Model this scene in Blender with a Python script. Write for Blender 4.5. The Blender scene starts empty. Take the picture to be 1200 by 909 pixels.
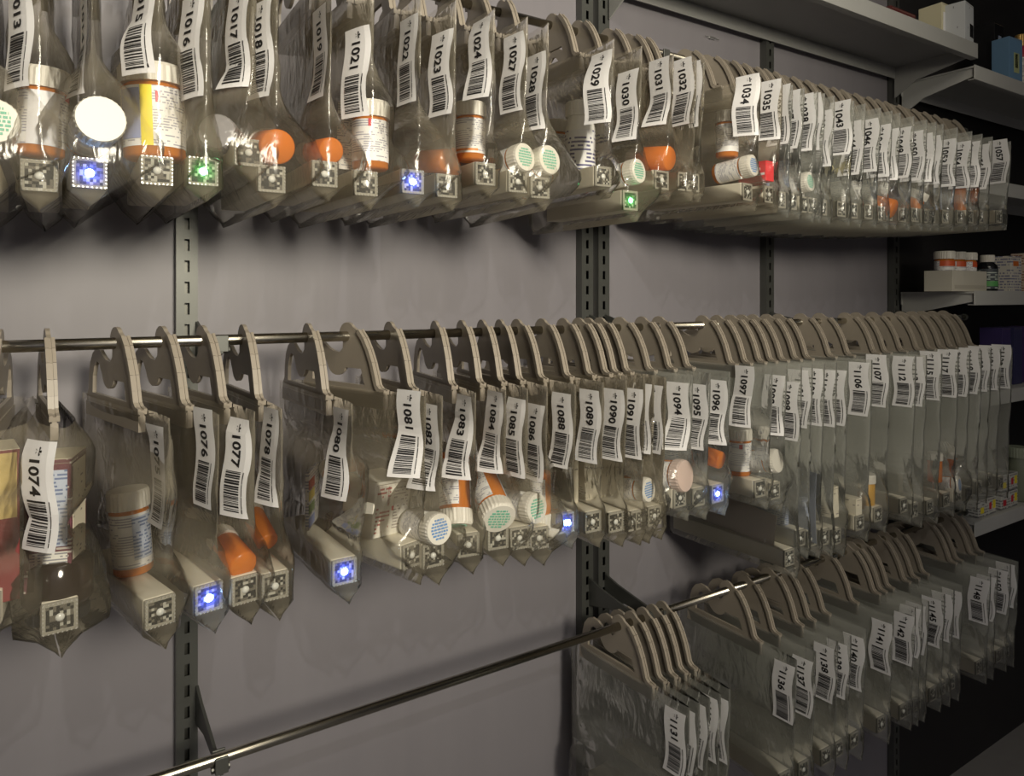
import bpy, bmesh, math, random
from mathutils import Vector, Matrix, noise
random.seed(7)
PI = math.pi
S = bpy.context.scene
C = S.collection
S.view_settings.view_transform = 'Standard'
S.view_settings.look = 'None'
S.view_settings.gamma = 1
S.view_settings.use_curve_mapping = False
S.view_settings.exposure = 0.0
S.cycles.transparent_max_bounces = 40
S.cycles.max_bounces = 10
S.cycles.sample_clamp_indirect = 4

# ------------------------------------------------------------ camera
F_PX, HOR, TH = 845.0, 348.0, math.radians(33.2)
cam = bpy.data.cameras.new('camera')
co = bpy.data.objects.new('camera', cam); C.objects.link(co)
cam.sensor_width = 36.0
cam.lens = F_PX / 1200 * 36
cam.shift_y = (HOR - 454.5) / 1200
cam.clip_start = 0.02
co.rotation_euler = (PI/2, 0, -TH)
S.camera = co
CT, ST = math.cos(TH), math.sin(TH)
def phi(px): return TH + math.atan((px-600)/F_PX)
def X_at(px, Y): return Y*math.tan(phi(px))
def depth(X, Y): return X*ST + Y*CT
def Z_at(py, X, Y): return (HOR-py)/F_PX*depth(X, Y)
YR, YF, YW = 0.80, 0.69, 0.95          # rod, bag fronts, wall
ROD = [0.373, -0.045, -0.483]

# ------------------------------------------------------------ materials
def new_mat(name):
    m = bpy.data.materials.new(name); m.use_nodes = True
    nt = m.node_tree; nt.nodes.clear()
    return m, nt, nt.nodes, nt.links
def out(nt, sock):
    o = nt.nodes.new('ShaderNodeOutputMaterial'); nt.links.new(sock, o.inputs['Surface']); return o
MC = {}
def plain(name, col, rough=.5, metal=0, bump=0, bscale=80, spec=.5, vary=0, trans=0):
    if name in MC: return MC[name]
    m, nt, N, L = new_mat(name)
    p = N.new('ShaderNodeBsdfPrincipled')
    p.inputs['Base Color'].default_value = (*col, 1); p.inputs['Roughness'].default_value = rough
    p.inputs['Metallic'].default_value = metal; p.inputs['Specular IOR Level'].default_value = spec
    tc = N.new('ShaderNodeTexCoord')
    if vary:
        n = N.new('ShaderNodeTexNoise'); n.inputs['Scale'].default_value = 25; n.inputs['Detail'].default_value = 4
        L.new(tc.outputs['Object'], n.inputs['Vector'])
        mx = N.new('ShaderNodeMix'); mx.data_type = 'RGBA'
        mx.inputs['A'].default_value = (*[c*(1-vary) for c in col], 1)
        mx.inputs['B'].default_value = (*[min(1, c*(1+vary)) for c in col], 1)
        L.new(n.outputs['Fac'], mx.inputs['Factor']); L.new(mx.outputs['Result'], p.inputs['Base Color'])
    if bump:
        n = N.new('ShaderNodeTexNoise'); n.inputs['Scale'].default_value = bscale
        L.new(tc.outputs['Object'], n.inputs['Vector'])
        b = N.new('ShaderNodeBump'); b.inputs['Strength'].default_value = bump; b.inputs['Distance'].default_value = .002
        L.new(n.outputs['Fac'], b.inputs['Height']); L.new(b.outputs['Normal'], p.inputs['Normal'])
    s = p.outputs[0]
    if trans:
        t = N.new('ShaderNodeBsdfTranslucent'); t.inputs['Color'].default_value = (*col, 1)
        a = N.new('ShaderNodeMixShader'); a.inputs[0].default_value = trans
        L.new(s, a.inputs[1]); L.new(t.outputs[0], a.inputs[2]); s = a.outputs[0]
    out(nt, s); MC[name] = m
    return m

def plastic_film(name, col, haze, rough=.11, bump=.35):
    m, nt, N, L = new_mat(name)
    tr = N.new('ShaderNodeBsdfTransparent')
    d = N.new('ShaderNodeBsdfDiffuse'); d.inputs[0].default_value = (*col, 1)
    t = N.new('ShaderNodeBsdfTranslucent'); t.inputs[0].default_value = (*col, 1)
    g = N.new('ShaderNodeBsdfGlossy'); g.inputs['Roughness'].default_value = rough
    tc = N.new('ShaderNodeTexCoord'); mp = N.new('ShaderNodeMapping'); mp.inputs['Scale'].default_value = (1, 1, .45)
    L.new(tc.outputs['Object'], mp.inputs[0])
    n = N.new('ShaderNodeTexNoise'); n.inputs['Scale'].default_value = 38; n.inputs['Detail'].default_value = 3
    n.inputs['Distortion'].default_value = 1.2
    L.new(mp.outputs[0], n.inputs['Vector'])
    b = N.new('ShaderNodeBump'); b.inputs['Strength'].default_value = bump; b.inputs['Distance'].default_value = .006
    L.new(n.outputs['Fac'], b.inputs['Height'])
    fr = N.new('ShaderNodeFresnel'); fr.inputs['IOR'].default_value = 1.33
    for x in (g, fr): L.new(b.outputs['Normal'], x.inputs['Normal'])
    dt = N.new('ShaderNodeMixShader'); dt.inputs[0].default_value = .45
    L.new(d.outputs[0], dt.inputs[1]); L.new(t.outputs[0], dt.inputs[2])
    h = N.new('ShaderNodeMapRange'); h.inputs['To Min'].default_value = haze*.7; h.inputs['To Max'].default_value = haze*1.3
    n2 = N.new('ShaderNodeTexNoise'); n2.inputs['Scale'].default_value = 14; L.new(tc.outputs['Object'], n2.inputs['Vector'])
    L.new(n2.outputs['Fac'], h.inputs['Value'])
    at_ = N.new('ShaderNodeAttribute'); at_.attribute_name = 'cling'
    cl = N.new('ShaderNodeMath'); cl.operation = 'MULTIPLY_ADD'; L.new(at_.outputs['Fac'], cl.inputs[0]); cl.inputs[1].default_value = -.66; cl.inputs[2].default_value = 1
    hm = N.new('ShaderNodeMath'); hm.operation = 'MULTIPLY'; L.new(h.outputs[0], hm.inputs[0]); L.new(cl.outputs[0], hm.inputs[1])
    a = N.new('ShaderNodeMixShader'); L.new(hm.outputs[0], a.inputs[0])
    L.new(tr.outputs[0], a.inputs[1]); L.new(dt.outputs[0], a.inputs[2])
    f = N.new('ShaderNodeMixShader'); L.new(fr.outputs[0], f.inputs[0]); L.new(a.outputs[0], f.inputs[1]); L.new(g.outputs[0], f.inputs[2])
    out(nt, f.outputs[0])
    return m

def printed(name, base, ink, rows=260, cover=.55, rough=.5, accent=None, a_lo=.0, a_hi=.0):
    """paper or card with rows of fine print; optional coloured band between two heights"""
    if name in MC: return MC[name]
    m, nt, N, L = new_mat(name)
    tc = N.new('ShaderNodeTexCoord'); sp = N.new('ShaderNodeSeparateXYZ'); L.new(tc.outputs['Object'], sp.inputs[0])
    def M(op, a, b=None, c=None):
        x = N.new('ShaderNodeMath'); x.operation = op
        for i, v in enumerate((a, b, c)):
            if v is None: continue
            if isinstance(v, (int, float)): x.inputs[i].default_value = v
            else: L.new(v, x.inputs[i])
        return x.outputs[0]
    z = M('MULTIPLY', sp.outputs[2], rows)
    row = M('FLOOR', z)
    inrow = M('LESS_THAN', M('SUBTRACT', z, row), .5)
    u = M('MULTIPLY', M('ADD', sp.outputs[0], M('MULTIPLY', sp.outputs[1], 1.3)), 500)
    cb = N.new('ShaderNodeCombineXYZ'); L.new(M('FLOOR', u), cb.inputs[0]); L.new(M('MULTIPLY', row, 7.31), cb.inputs[1])
    wn = N.new('ShaderNodeTexWhiteNoise'); L.new(cb.outputs[0], wn.inputs['Vector'])
    cb2 = N.new('ShaderNodeCombineXYZ'); L.new(M('MULTIPLY', u, .06), cb2.inputs[0]); L.new(M('MULTIPLY', row, .37), cb2.inputs[1])
    ns = N.new('ShaderNodeTexNoise'); ns.inputs['Scale'].default_value = 1.0; L.new(cb2.outputs[0], ns.inputs['Vector'])
    msk = M('MULTIPLY', M('MULTIPLY', inrow, M('LESS_THAN', wn.outputs['Value'], .72)), M('LESS_THAN', ns.outputs['Fac'], cover))
    mx = N.new('ShaderNodeMix'); mx.data_type = 'RGBA'; mx.inputs['A'].default_value = (*base, 1); mx.inputs['B'].default_value = (*ink, 1)
    L.new(msk, mx.inputs['Factor']); res = mx.outputs['Result']
    if accent:
        band = M('MULTIPLY', M('GREATER_THAN', sp.outputs[2], a_lo), M('LESS_THAN', sp.outputs[2], a_hi))
        m2 = N.new('ShaderNodeMix'); m2.data_type = 'RGBA'; m2.inputs['B'].default_value = (*accent, 1)
        L.new(band, m2.inputs['Factor']); L.new(res, m2.inputs['A']); res = m2.outputs['Result']
    p = N.new('ShaderNodeBsdfPrincipled'); p.inputs['Roughness'].default_value = rough; L.new(res, p.inputs['Base Color'])
    out(nt, p.outputs[0]); MC[name] = m
    return m

def board(name, lit=None, power=1.0):
    """square lamp window: grid of tiny silver and dark cells behind clear plastic, glowing round its lamp when lit"""
    m, nt, N, L = new_mat(name)
    tc = N.new('ShaderNodeTexCoord')
    sn = N.new('ShaderNodeVectorMath'); sn.operation = 'SNAP'; sn.inputs[1].default_value = (.0024, .05, .0024)
    L.new(tc.outputs['Object'], sn.inputs[0])
    oi = N.new('ShaderNodeObjectInfo'); ad = N.new('ShaderNodeVectorMath'); ad.operation = 'ADD'
    L.new(sn.outputs[0], ad.inputs[0]); L.new(oi.outputs['Random'], ad.inputs[1])
    wn = N.new('ShaderNodeTexWhiteNoise'); L.new(ad.outputs[0], wn.inputs['Vector'])
    cr = N.new('ShaderNodeValToRGB'); cr.color_ramp.interpolation = 'CONSTANT'
    e = cr.color_ramp.elements; e[0].color = (.018, .018, .016, 1); e[1].position = .55; e[1].color = (.11, .10, .08, 1)
    x = e.new(.82); x.color = (.34, .33, .28, 1)
    L.new(wn.outputs['Value'], cr.inputs[0])
    p = N.new('ShaderNodeBsdfPrincipled'); p.inputs['Roughness'].default_value = .55; p.inputs['Specular IOR Level'].default_value = .2; # pale clear rim round the dark board
    sx = N.new('ShaderNodeSeparateXYZ'); L.new(tc.outputs['Object'], sx.inputs[0])
    def MM(op, a, b=None):
        q = N.new('ShaderNodeMath'); q.operation = op
        for i, v in enumerate((a, b)):
            if v is None: continue
            if isinstance(v, (int, float)): q.inputs[i].default_value = v
            else: L.new(v, q.inputs[i])
        return q.outputs[0]
    rim = MM('GREATER_THAN', MM('MAXIMUM', MM('ABSOLUTE', sx.outputs[0]), MM('ABSOLUTE', sx.outputs[2])), .0098)
    rm = N.new('ShaderNodeMix'); rm.data_type = 'RGBA'; rm.inputs['B'].default_value = (.26, .245, .20, 1)
    L.new(rim, rm.inputs['Factor']); L.new(cr.outputs[0], rm.inputs['A']); L.new(rm.outputs['Result'], p.inputs['Base Color'])
    if lit:
        ln = N.new('ShaderNodeVectorMath'); ln.operation = 'LENGTH'; L.new(tc.outputs['Object'], ln.inputs[0])
        mr = N.new('ShaderNodeMapRange'); mr.inputs['From Min'].default_value = .002; mr.inputs['From Max'].default_value = .018
        mr.inputs['To Min'].default_value = 1; mr.inputs['To Max'].default_value = .12; L.new(ln.outputs['Value'], mr.inputs['Value'])
        mu = N.new('ShaderNodeMath'); mu.operation = 'POWER'; mu.inputs[1].default_value = 3.4; L.new(mr.outputs[0], mu.inputs[0])
        ms = N.new('ShaderNodeMath'); ms.operation = 'MULTIPLY_ADD'; L.new(wn.outputs['Value'], ms.inputs[0]); ms.inputs[1].default_value = .7; ms.inputs[2].default_value = .15
        mm = N.new('ShaderNodeMath'); mm.operation = 'MULTIPLY'; L.new(mu.outputs[0], mm.inputs[0]); L.new(ms.outputs[0], mm.inputs[1])
        mk = N.new('ShaderNodeMath'); mk.operation = 'MULTIPLY'; mk.inputs[1].default_value = power; L.new(mm.outputs[0], mk.inputs[0])
        p.inputs['Emission Color'].default_value = (*lit, 1); L.new(mk.outputs[0], p.inputs['Emission Strength'])
    out(nt, p.outputs[0])
    return m
def emit(name, col, s):
    m, nt, N, L = new_mat(name); e = N.new('ShaderNodeEmission'); e.inputs[0].default_value = (*col, 1); e.inputs[1].default_value = s
    out(nt, e.outputs[0]); return m

FILM = [plastic_film('bag film warm', (.98, .88, .68), .19), plastic_film('bag film grey', (.86, .87, .80), .25)]
M_HANG = plain('hanger plastic', (.30, .262, .215), .38, vary=.08, bump=.1)
M_TAG = plain('tag paper', (.87, .86, .87), .42, vary=.03, trans=.15)
M_INK = plain('printer ink', (.012, .011, .013), .6)
M_STICK = plain('light stick card', (.74, .69, .56), .5, vary=.06)
M_BOARD = board('lamp window dark')
M_BLUE = board('lamp window blue', (.02, .07, 1.0), 4.5)
M_GREEN = board('lamp window green', (.01, .8, .08), 1.6)
M_LB = emit('blue lamp', (.35, .60, 1.0), 42); M_LG = emit('green lamp', (.15, 1.0, .35), 14)
M_STEEL = plain('zinc steel', (.115, .118, .11), .45, .6, vary=.08)
M_CHROME = plain('rail chrome', (.50, .47, .40), .22, 1)
M_DARKSTEEL = plain('upright shadow steel', (.10, .10, .09), .4, .8)
M_CAP = plain('vial cap white', (.66, .63, .56), .4)
M_ORANGE = plain('vial orange', (.86, .27, .03), .22, trans=.5)
M_VLAB = printed('vial label', (.80, .79, .77), (.36, .36, .42), rows=420, cover=.5)
M_GREENPR = plain('green cap print', (.14, .42, .30), .6)
M_BLUEPR = plain('blue cap print', (.12, .25, .50), .6)
M_RED = plain('red print', (.55, .03, .05), .5)
M_YEL = plain('yellow sticker', (.85, .70, .04), .5)
M_PALEBLUE = plain('pale blue print', (.28, .33, .55), .5)

# ------------------------------------------------------------ helpers
def tag(o, label=None, cat=None, group=None, kind=None):
    if label: o['label'] = label
    if cat: o['category'] = cat
    if group: o['group'] = group
    if kind: o['kind'] = kind
    return o
def empty(name, loc=(0, 0, 0), rz=0, parent=None):
    o = bpy.data.objects.new(name, None); C.objects.link(o); o.location = loc; o.rotation_euler = (0, 0, rz)
    o.empty_display_size = .02
    if parent: o.parent = parent
    return o
def mesh(name, verts, faces, mats, fm=None, smooth=False):
    me = bpy.data.meshes.new(name); me.from_pydata([tuple(v) for v in verts], [], faces)
    for m in (mats if isinstance(mats, (list, tuple)) else [mats]): me.materials.append(m)
    if fm:
        for p, i in zip(me.polygons, fm): p.material_index = i
    if smooth:
        for p in me.polygons: p.use_smooth = True
    me.update(); return me
def ob(name, me, parent=None, loc=None, rot=None):
    o = bpy.data.objects.new(name, me); C.objects.link(o)
    if parent: o.parent = parent
    if loc: o.location = loc
    if rot: o.rotation_euler = rot
    return o
class MB:
    def __init__(s): s.v = []; s.f = []; s.m = []
    def add(s, vs, fs, mi=0):
        k = len(s.v); s.v += [tuple(v) for v in vs]; s.f += [[i+k for i in f] for f in fs]; s.m += [mi]*len(fs)
    def box(s, a, b, mi=0, mat=None):
        (x0, y0, z0), (x1, y1, z1) = a, b
        vs = [Vector(p) for p in ((x0,y0,z0),(x1,y0,z0),(x1,y1,z0),(x0,y1,z0),(x0,y0,z1),(x1,y0,z1),(x1,y1,z1),(x0,y1,z1))]
        if mat: vs = [mat @ v for v in vs]
        s.add(vs, [[0,3,2,1],[4,5,6,7],[0,1,5,4],[1,2,6,5],[2,3,7,6],[3,0,4,7]], mi)
    def tube(s, a, b, r, n=16, mi=0):
        a, b = Vector(a), Vector(b); d = (b-a).normalized()
        u = d.orthogonal().normalized(); w = d.cross(u)
        vs = [p + (u*math.cos(2*PI*i/n) + w*math.sin(2*PI*i/n))*r for p in (a, b) for i in range(n)]
        s.add(vs, [[i, (i+1) % n, n+(i+1) % n, n+i] for i in range(n)] + [list(range(n))[::-1], list(range(n, 2*n))], mi)
    def lathe(s, prof, n=28, mi=0, close=True, ridge=None):
        vs = []
        for k, (r, z) in enumerate(prof):
            for i in range(n):
                rr = r
                if ridge and ridge[0] <= k <= ridge[1] and i % 2: rr = r*.965
                vs.append((rr*math.cos(2*PI*i/n), rr*math.sin(2*PI*i/n), z))
        fs = [[k*n+i, k*n+(i+1) % n, (k+1)*n+(i+1) % n, (k+1)*n+i] for k in range(len(prof)-1) for i in range(n)]
        if close: fs += [list(range(n))[::-1], [(len(prof)-1)*n+i for i in range(n)]]
        s.add(vs, fs, mi)
    def prism(s, pts, x0, x1, mi=0):
        """pts: (y,z) outline counter-clockwise seen from +X; extruded along x"""
        n = len(pts)
        s.add([(x0, y, z) for y, z in pts] + [(x1, y, z) for y, z in pts],
              [list(range(n))[::-1], list(range(n, 2*n))] + [[i, (i+1) % n, n+(i+1) % n, n+i] for i in range(n)], mi)
    def mesh(s, name, mats, smooth=False): return mesh(name, s.v, s.f, mats, s.m, smooth)
def bevelled(me, w=.001, seg=2, ang=40):
    bm = bmesh.new(); bm.from_mesh(me)
    es = [e for e in bm.edges if len(e.link_faces) == 2 and e.calc_face_angle(0) > math.radians(ang)]
    bmesh.ops.bevel(bm, geom=es, offset=w, segments=seg, profile=.5, affect='EDGES')
    bm.to_mesh(me); bm.free(); return me
def boxpart(name, a, b, mat, parent=None, bev=.0008):
    mb = MB(); mb.box(a, b); return ob(name, bevelled(mb.mesh(name, mat), bev), parent)

# ------------------------------------------------------------ glyphs for tags
GL = {}
def glyph(ch):
    if ch in GL: return GL[ch]
    cu = bpy.data.curves.new('g', 'FONT'); cu.body = ch; cu.size = 1; cu.offset = .028; cu.resolution_u = 3
    o = bpy.data.objects.new('g', cu); C.objects.link(o); bpy.context.view_layer.update()
    me = o.evaluated_get(bpy.context.evaluated_depsgraph_get()).to_mesh()
    vs = [tuple(v.co) for v in me.vertices]; fs = [list(p.vertices) for p in me.polygons]
    bpy.data.objects.remove(o); bpy.data.curves.remove(cu)
    xs = [v[0] for v in vs]; c = (min(xs)+max(xs))/2
    GL[ch] = ([(v[0]-c, v[1]) for v in vs], fs)
    return GL[ch]

# ------------------------------------------------------------ hanger (rod centre at origin, forward is -Y)
def hanger_mesh():
    bm = bmesh.new()
    def arc(cy, cz, r, a0, a1, n): return [(cy+r*math.cos(math.radians(a0+(a1-a0)*i/n)), cz+r*math.sin(math.radians(a0+(a1-a0)*i/n))) for i in range(n+1)]
    # here forward is +; flipped when written
    outer = arc(0, .001, .0150, 200, 40, 9)                              # knob over the rod, rear to front
    outer += [(.022, .006), (.031, -.003), (.039, -.015), (.046, -.029), (.051, -.043), (.0545, -.054), (.060, -.0585), (.068, -.060),
              (.068, -.078), (-.088, -.078), (-.088, -.057), (-.083, -.052), (-.081, -.036), (-.077, -.023), (-.069, -.013), (-.058, -.008), (-.046, -.009), (-.036, -.0145)]
    outer += [(-.026, -.018), (-.014, -.019)]                            # saddle behind the rod seat
    outer += arc(0, 0, .0066, 262, 150, 5) if False else [(-.008, -.014), (-.0075, -.006)] 
    hole = [(-.069, -.054), (-.068, -.037), (-.063, -.026), (-.056, -.021), (-.048, -.0225)] + arc(-.020, -.026, .020, 200, 330, 8) + [(.012, -.036), (.026, -.036), (.033, -.054)]
    cache = []
    def ring(pts, x): return [bm.verts.new((x, -y, z)) for y, z in pts]
    # triangulated face with a hole through edge-net fill
    hx = .0019
    def face_side(x):
        vo, vi = ring(outer, x), ring(hole, x)
        es = [bm.edges.new((vo[i], vo[(i+1) % len(vo)])) for i in range(len(vo))] + [bm.edges.new((vi[i], vi[(i+1) % len(vi)])) for i in range(len(vi))]
        bmesh.ops.triangle_fill(bm, use_beauty=True, use_dissolve=False, edges=es)
        return vo, vi
    a, ai = face_side(-hx); b, bi = face_side(hx)
    for p, q in ((a, b), (ai, bi)):
        for i in range(len(p)): bm.faces.new((p[i], p[(i+1) % len(p)], q[(i+1) % len(p)], q[i]))
    bmesh.ops.recalc_face_normals(bm, faces=bm.faces)
    me = bpy.data.meshes.new('hanger'); bm.to_mesh(me); bm.free()
    mb = MB(); mb.v = [tuple(v.co) for v in me.vertices]; mb.f = [list(p.vertices) for p in me.polygons]; mb.m = [0]*len(mb.f)
    # front flange following the arch, two slim ribs with a groove between
    fr = [(.0075, .0135), (.016, .0115), (.022, .0065), (.031, -.0025), (.039, -.0145), (.046, -.0285), (.051, -.0425), (.0545, -.0535), (.060, -.058), (.069, -.0595)]
    for x0, x1, k in ((-.0040, -.0012, 2), (.0012, .0040, 2), (-.0012, .0012, 3)):
        th = .0028 if k == 2 else .0016
        for (y0, z0), (y1, z1) in zip(fr[2:], fr[3:]):
            dy, dz = y1-y0, z1-z0; l = math.hypot(dy, dz); ny, nz = -dz/l*.0012, dy/l*.0012
            g = [(y0-ny*2, z0-nz*2), (y0+ny*(th/.0012), z0+nz*(th/.0012)), (y1+ny*(th/.0012), z1+nz*(th/.0012)), (y1-ny*2, z1-nz*2)]
            mb.prism([(-y, z) for y, z in g], x0, x1)
    # rails along the lower bar
    mb.box((-.0030, -.0675, -.078), (.0030, .087, -.0635))
    return mb.mesh('hanger', M_HANG)
HANGER = hanger_mesh()

# ------------------------------------------------------------ light stick, built with its front window centre at origin, body back along +Y
SW = .0130
def stick_mesh(length):
    mb = MB(); mb.box((-SW, .0012, -SW), (SW, length, SW))
    return bevelled(mb.mesh('light_stick', M_STICK), .0012)
def window_mesh(m):
    mb = MB(); mb.box((-SW*.98, -.0015, -SW*.98), (SW*.98, .0012, SW*.98))
    q = SW*.98; 
    me = mb.mesh('lamp_window', m)
    return bevelled(me, .0006)
STICK = {False: stick_mesh(.165), True: stick_mesh(.225)}
WINDOW = {None: window_mesh(M_BOARD), 'blue': window_mesh(M_BLUE), 'green': window_mesh(M_GREEN)}
def frame_mesh():
    mb = MB(); q = SW*.98
    n = 8                                                                # row of clear pips round the window
    for i in range(n):
        t = -q + (i+.5)*2*q/n
        for (x, z) in ((t, q-.001), (t, -q+.001), (q-.001, t), (-q+.001, t)):
            mb.box((x-.0006, -.0028, z-.0006), (x+.0006, -.0012, z+.0006))
    return mb.mesh('pip_border', plain('clear pips', (.36, .35, .31), .1))
PIPS = frame_mesh()
def bulb_mesh(m):
    mb = MB(); mb.lathe([(.0004, -.0016), (.0018, -.0012), (.0033, -.0002), (.0035, .001)], 12)
    me = mb.mesh('lamp', m, True)
    for v in me.vertices: v.co = Vector((v.co.x, v.co.z-.002, v.co.y))
    return me
BULB = {'blue': bulb_mesh(M_LB), 'green': bulb_mesh(M_LG)}
BULB_OFF = bulb_mesh(plain('clear lamp', (.6, .6, .55), .1))

# ------------------------------------------------------------ pouch
def sm(t): t = max(0, min(1, t)); return t*t*(3-2*t)
class Pouch:
    """cross-sections of a gusseted film pouch; forward is -Y in local space"""
    def __init__(s, zl, bl, br, yf, yb, fat, seed, lean=0.0):
        s.zl, s.bl, s.br, s.yf, s.yb, s.fat, s.seed, s.lean = zl, bl, br, yf, yb, fat, seed, lean
        s.zt, s.zb = -.062, zl-SW-.0015
        s.ft = .133; s.req = []; s.flat = False
        s.ztip = s.zb-.0135
    def nz(s, a, b): return noise.noise(Vector((a*1.0, b*1.0, s.seed*3.17)))
    def front(s, z):                                                     # how far the front edge stands forward
        t = sm((s.zt-z)/(s.zt-s.zb))
        return s.ft + (s.yf-s.ft)*t + .0035*s.nz(z*28, 0)*(1-abs(2*t-1))
    def widths(s, z):
        L = s.zt-s.zb; t = (s.zt-z)/L
        if z < s.zb:
            k = max(0, (z-s.ztip)/(s.zb-s.ztip)); return (SW+.0022)*k+.0004, (SW+.0022)*k+.0004
        base = SW+.0022
        top = .0045
        def prof(bulge):
            if t < .12: return top + (bulge-top)*sm(t/.12)*.7
            if t < .45: return top + (bulge-top)*(.7+.3*sm((t-.12)/.33))
            if t < .72: return bulge + (s.fat-bulge)*sm((t-.45)/.27)
            return s.fat + (base-s.fat)*sm((t-.72)/.22)
        return prof(s.bl), prof(s.br)
    def section(s, z, side, n=15):
        """points from the front edge to the back edge, side -1 is -X"""
        wl, wr = s.widths(z); w = wl if side < 0 else wr
        for (q0, q1, rl, rr_) in (() if s.flat and s.seed in (1014, 1075, 1019) else s.req):
            need = rl if side < 0 else rr_
            gap = max(q0-z, z-q1, 0); need *= 1-sm(gap/(.07 if s.flat else .05))
            if z > s.zb: w = max(w, need)
        f = -s.front(z); b = s.yb
        t = (s.zt-z)/(s.zt-s.zb)
        ramp = .046 if t < .62 else .046 + (.005-.046)*sm((t-.62)/.24)
        low = sm((t-.7)/.2)
        pts = []
        us = [0, .012, .03, .055, .09, .13, .18, .24, .32, .42, .54, .66, .78, .88, .95, 1.0]
        Lm = b-f
        for k, u in enumerate(us):
            y = f + u*Lm; d = u*Lm; e = (1-u)*Lm
            sh = min(1, (d/ramp))**.62 if d < ramp else 1
            se = min(1, (e/(.05 if low < .5 else .004)))**.6
            x = side*w*sh*se
            cr = .0016*s.nz(z*60+k*.3, y*45+side*9) + .0022*s.nz(z*22, y*20+side*5)
            if 0 < k < len(us)-1 and not s.flat: x += cr*(1-.5*low)*min(1, max(.08, t*5))
            pts.append(Vector((x + s.lean*(-z-.07), y, z)))
        return pts
    def mesh(s, mat):
        zs = [s.zt+.004] + [s.zt-(s.zt-s.zb)*i/22 for i in range(23)] + [s.zb-.004, s.zb-.009, s.ztip]
        V, Fc = [], []
        m = None
        for z in zs:
            a = s.section(min(z, s.zt), -1); b = s.section(min(z, s.zt), 1)
            if z > s.zt:
                for p in a+b: p.z = z
            # keel: lower at the front and a dip at the middle
            loop = a + b[-2:0:-1]
            if m is None: m = len(loop)
            V += loop
        for r in range(len(zs)-1):
            for i in range(m): Fc.append([r*m+i, r*m+(i+1) % m, (r+1)*m+(i+1) % m, (r+1)*m+i])
        me = mesh('pouch', V, Fc, mat, smooth=True)
        at_ = me.attributes.new('cling', 'FLOAT', 'POINT')               # film pressed against what it holds turns clear
        for i, v in enumerate(V):
            c = 1-sm((s.zb+2*SW+.004-v.z)/-.012) if v.z > s.zb-.002 else .3
            for (q0, q1, rl, rr_) in s.req: c = max(c, 1-sm(max(q0-v.z, v.z-q1, 0)/.014))
            at_.data[i].value = c
        return me
    def on(s, z, d, off):
        """point on the -X side, d metres back from the front edge along the film"""
        s.flat = True; p = s.section(z, -1); s.flat = False; acc = 0
        for a, b in zip(p, p[1:]):
            l = (b-a).length
            if acc+l >= d or b is p[-1]:
                t = (d-acc)/l if l else 0
                q = a.lerp(b, t); nrm = Vector((-(b.y-a.y), (b.x-a.x), 0)).normalized()
                return q + nrm*off
            acc += l
LW, LH = .034, .089
def tag_mesh(pc, num, ztop, seed, full=True, w=LW, h=LH, slip=.0):
    rnd = random.Random(seed)
    mb = MB(); nx, nzz = 6, 14
    wob = lambda v: .0022*math.sin(v*7+seed)*1.0
    def P(u, v, off):                                                    # u 0 at front edge..1, v 0 top..1
        return pc.on(ztop-v*h, .0015+u*w+wob(v)+.002+slip, .0028+off)
    vs = [P(i/nx, j/nzz, 0) for j in range(nzz+1) for i in range(nx+1)]
    mb.add(vs, [[j*(nx+1)+i, (j+1)*(nx+1)+i, (j+1)*(nx+1)+i+1, j*(nx+1)+i+1] for j in range(nzz) for i in range(nx)], 0)
    if num:
        txt = '*%d' % num; size = .0155; pitch = .0079; cu = .50
        for k, ch in enumerate(txt):
            gv, gf = glyph(ch)
            vv = .045 + (k+.5)*pitch/h
            cap = .35
            mb.add([P(cu - (gy-cap)*size/w, vv + gx*size/h, .0005) for gx, gy in gv], gf, 1)
        v = .53; k = 0
        while v < .95:
            t = rnd.choice([.007, .007, .013, .019]); g = rnd.choice([.006, .006, .011, .015])
            e = min(v+t, .955)
            mb.add([P(.24, v, .0005), P(.52, v, .0005), P(.82, v, .0005), P(.82, e, .0005), P(.52, e, .0005), P(.24, e, .0005)], [[0, 1, 4, 5], [1, 2, 3, 4]], 1)
            v = e+g
        for j in range(10):
            a, b = .53+j*.042, .53+(j+1)*.042-(.006 if j % 3 == 2 else 0)
            mb.add([P(.13, a, .0005), P(.155, a, .0005), P(.155, b, .0005), P(.13, b, .0005)], [[0, 1, 2, 3]], 1)
    return mb.mesh('number_tag', [M_TAG, M_INK])

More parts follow.
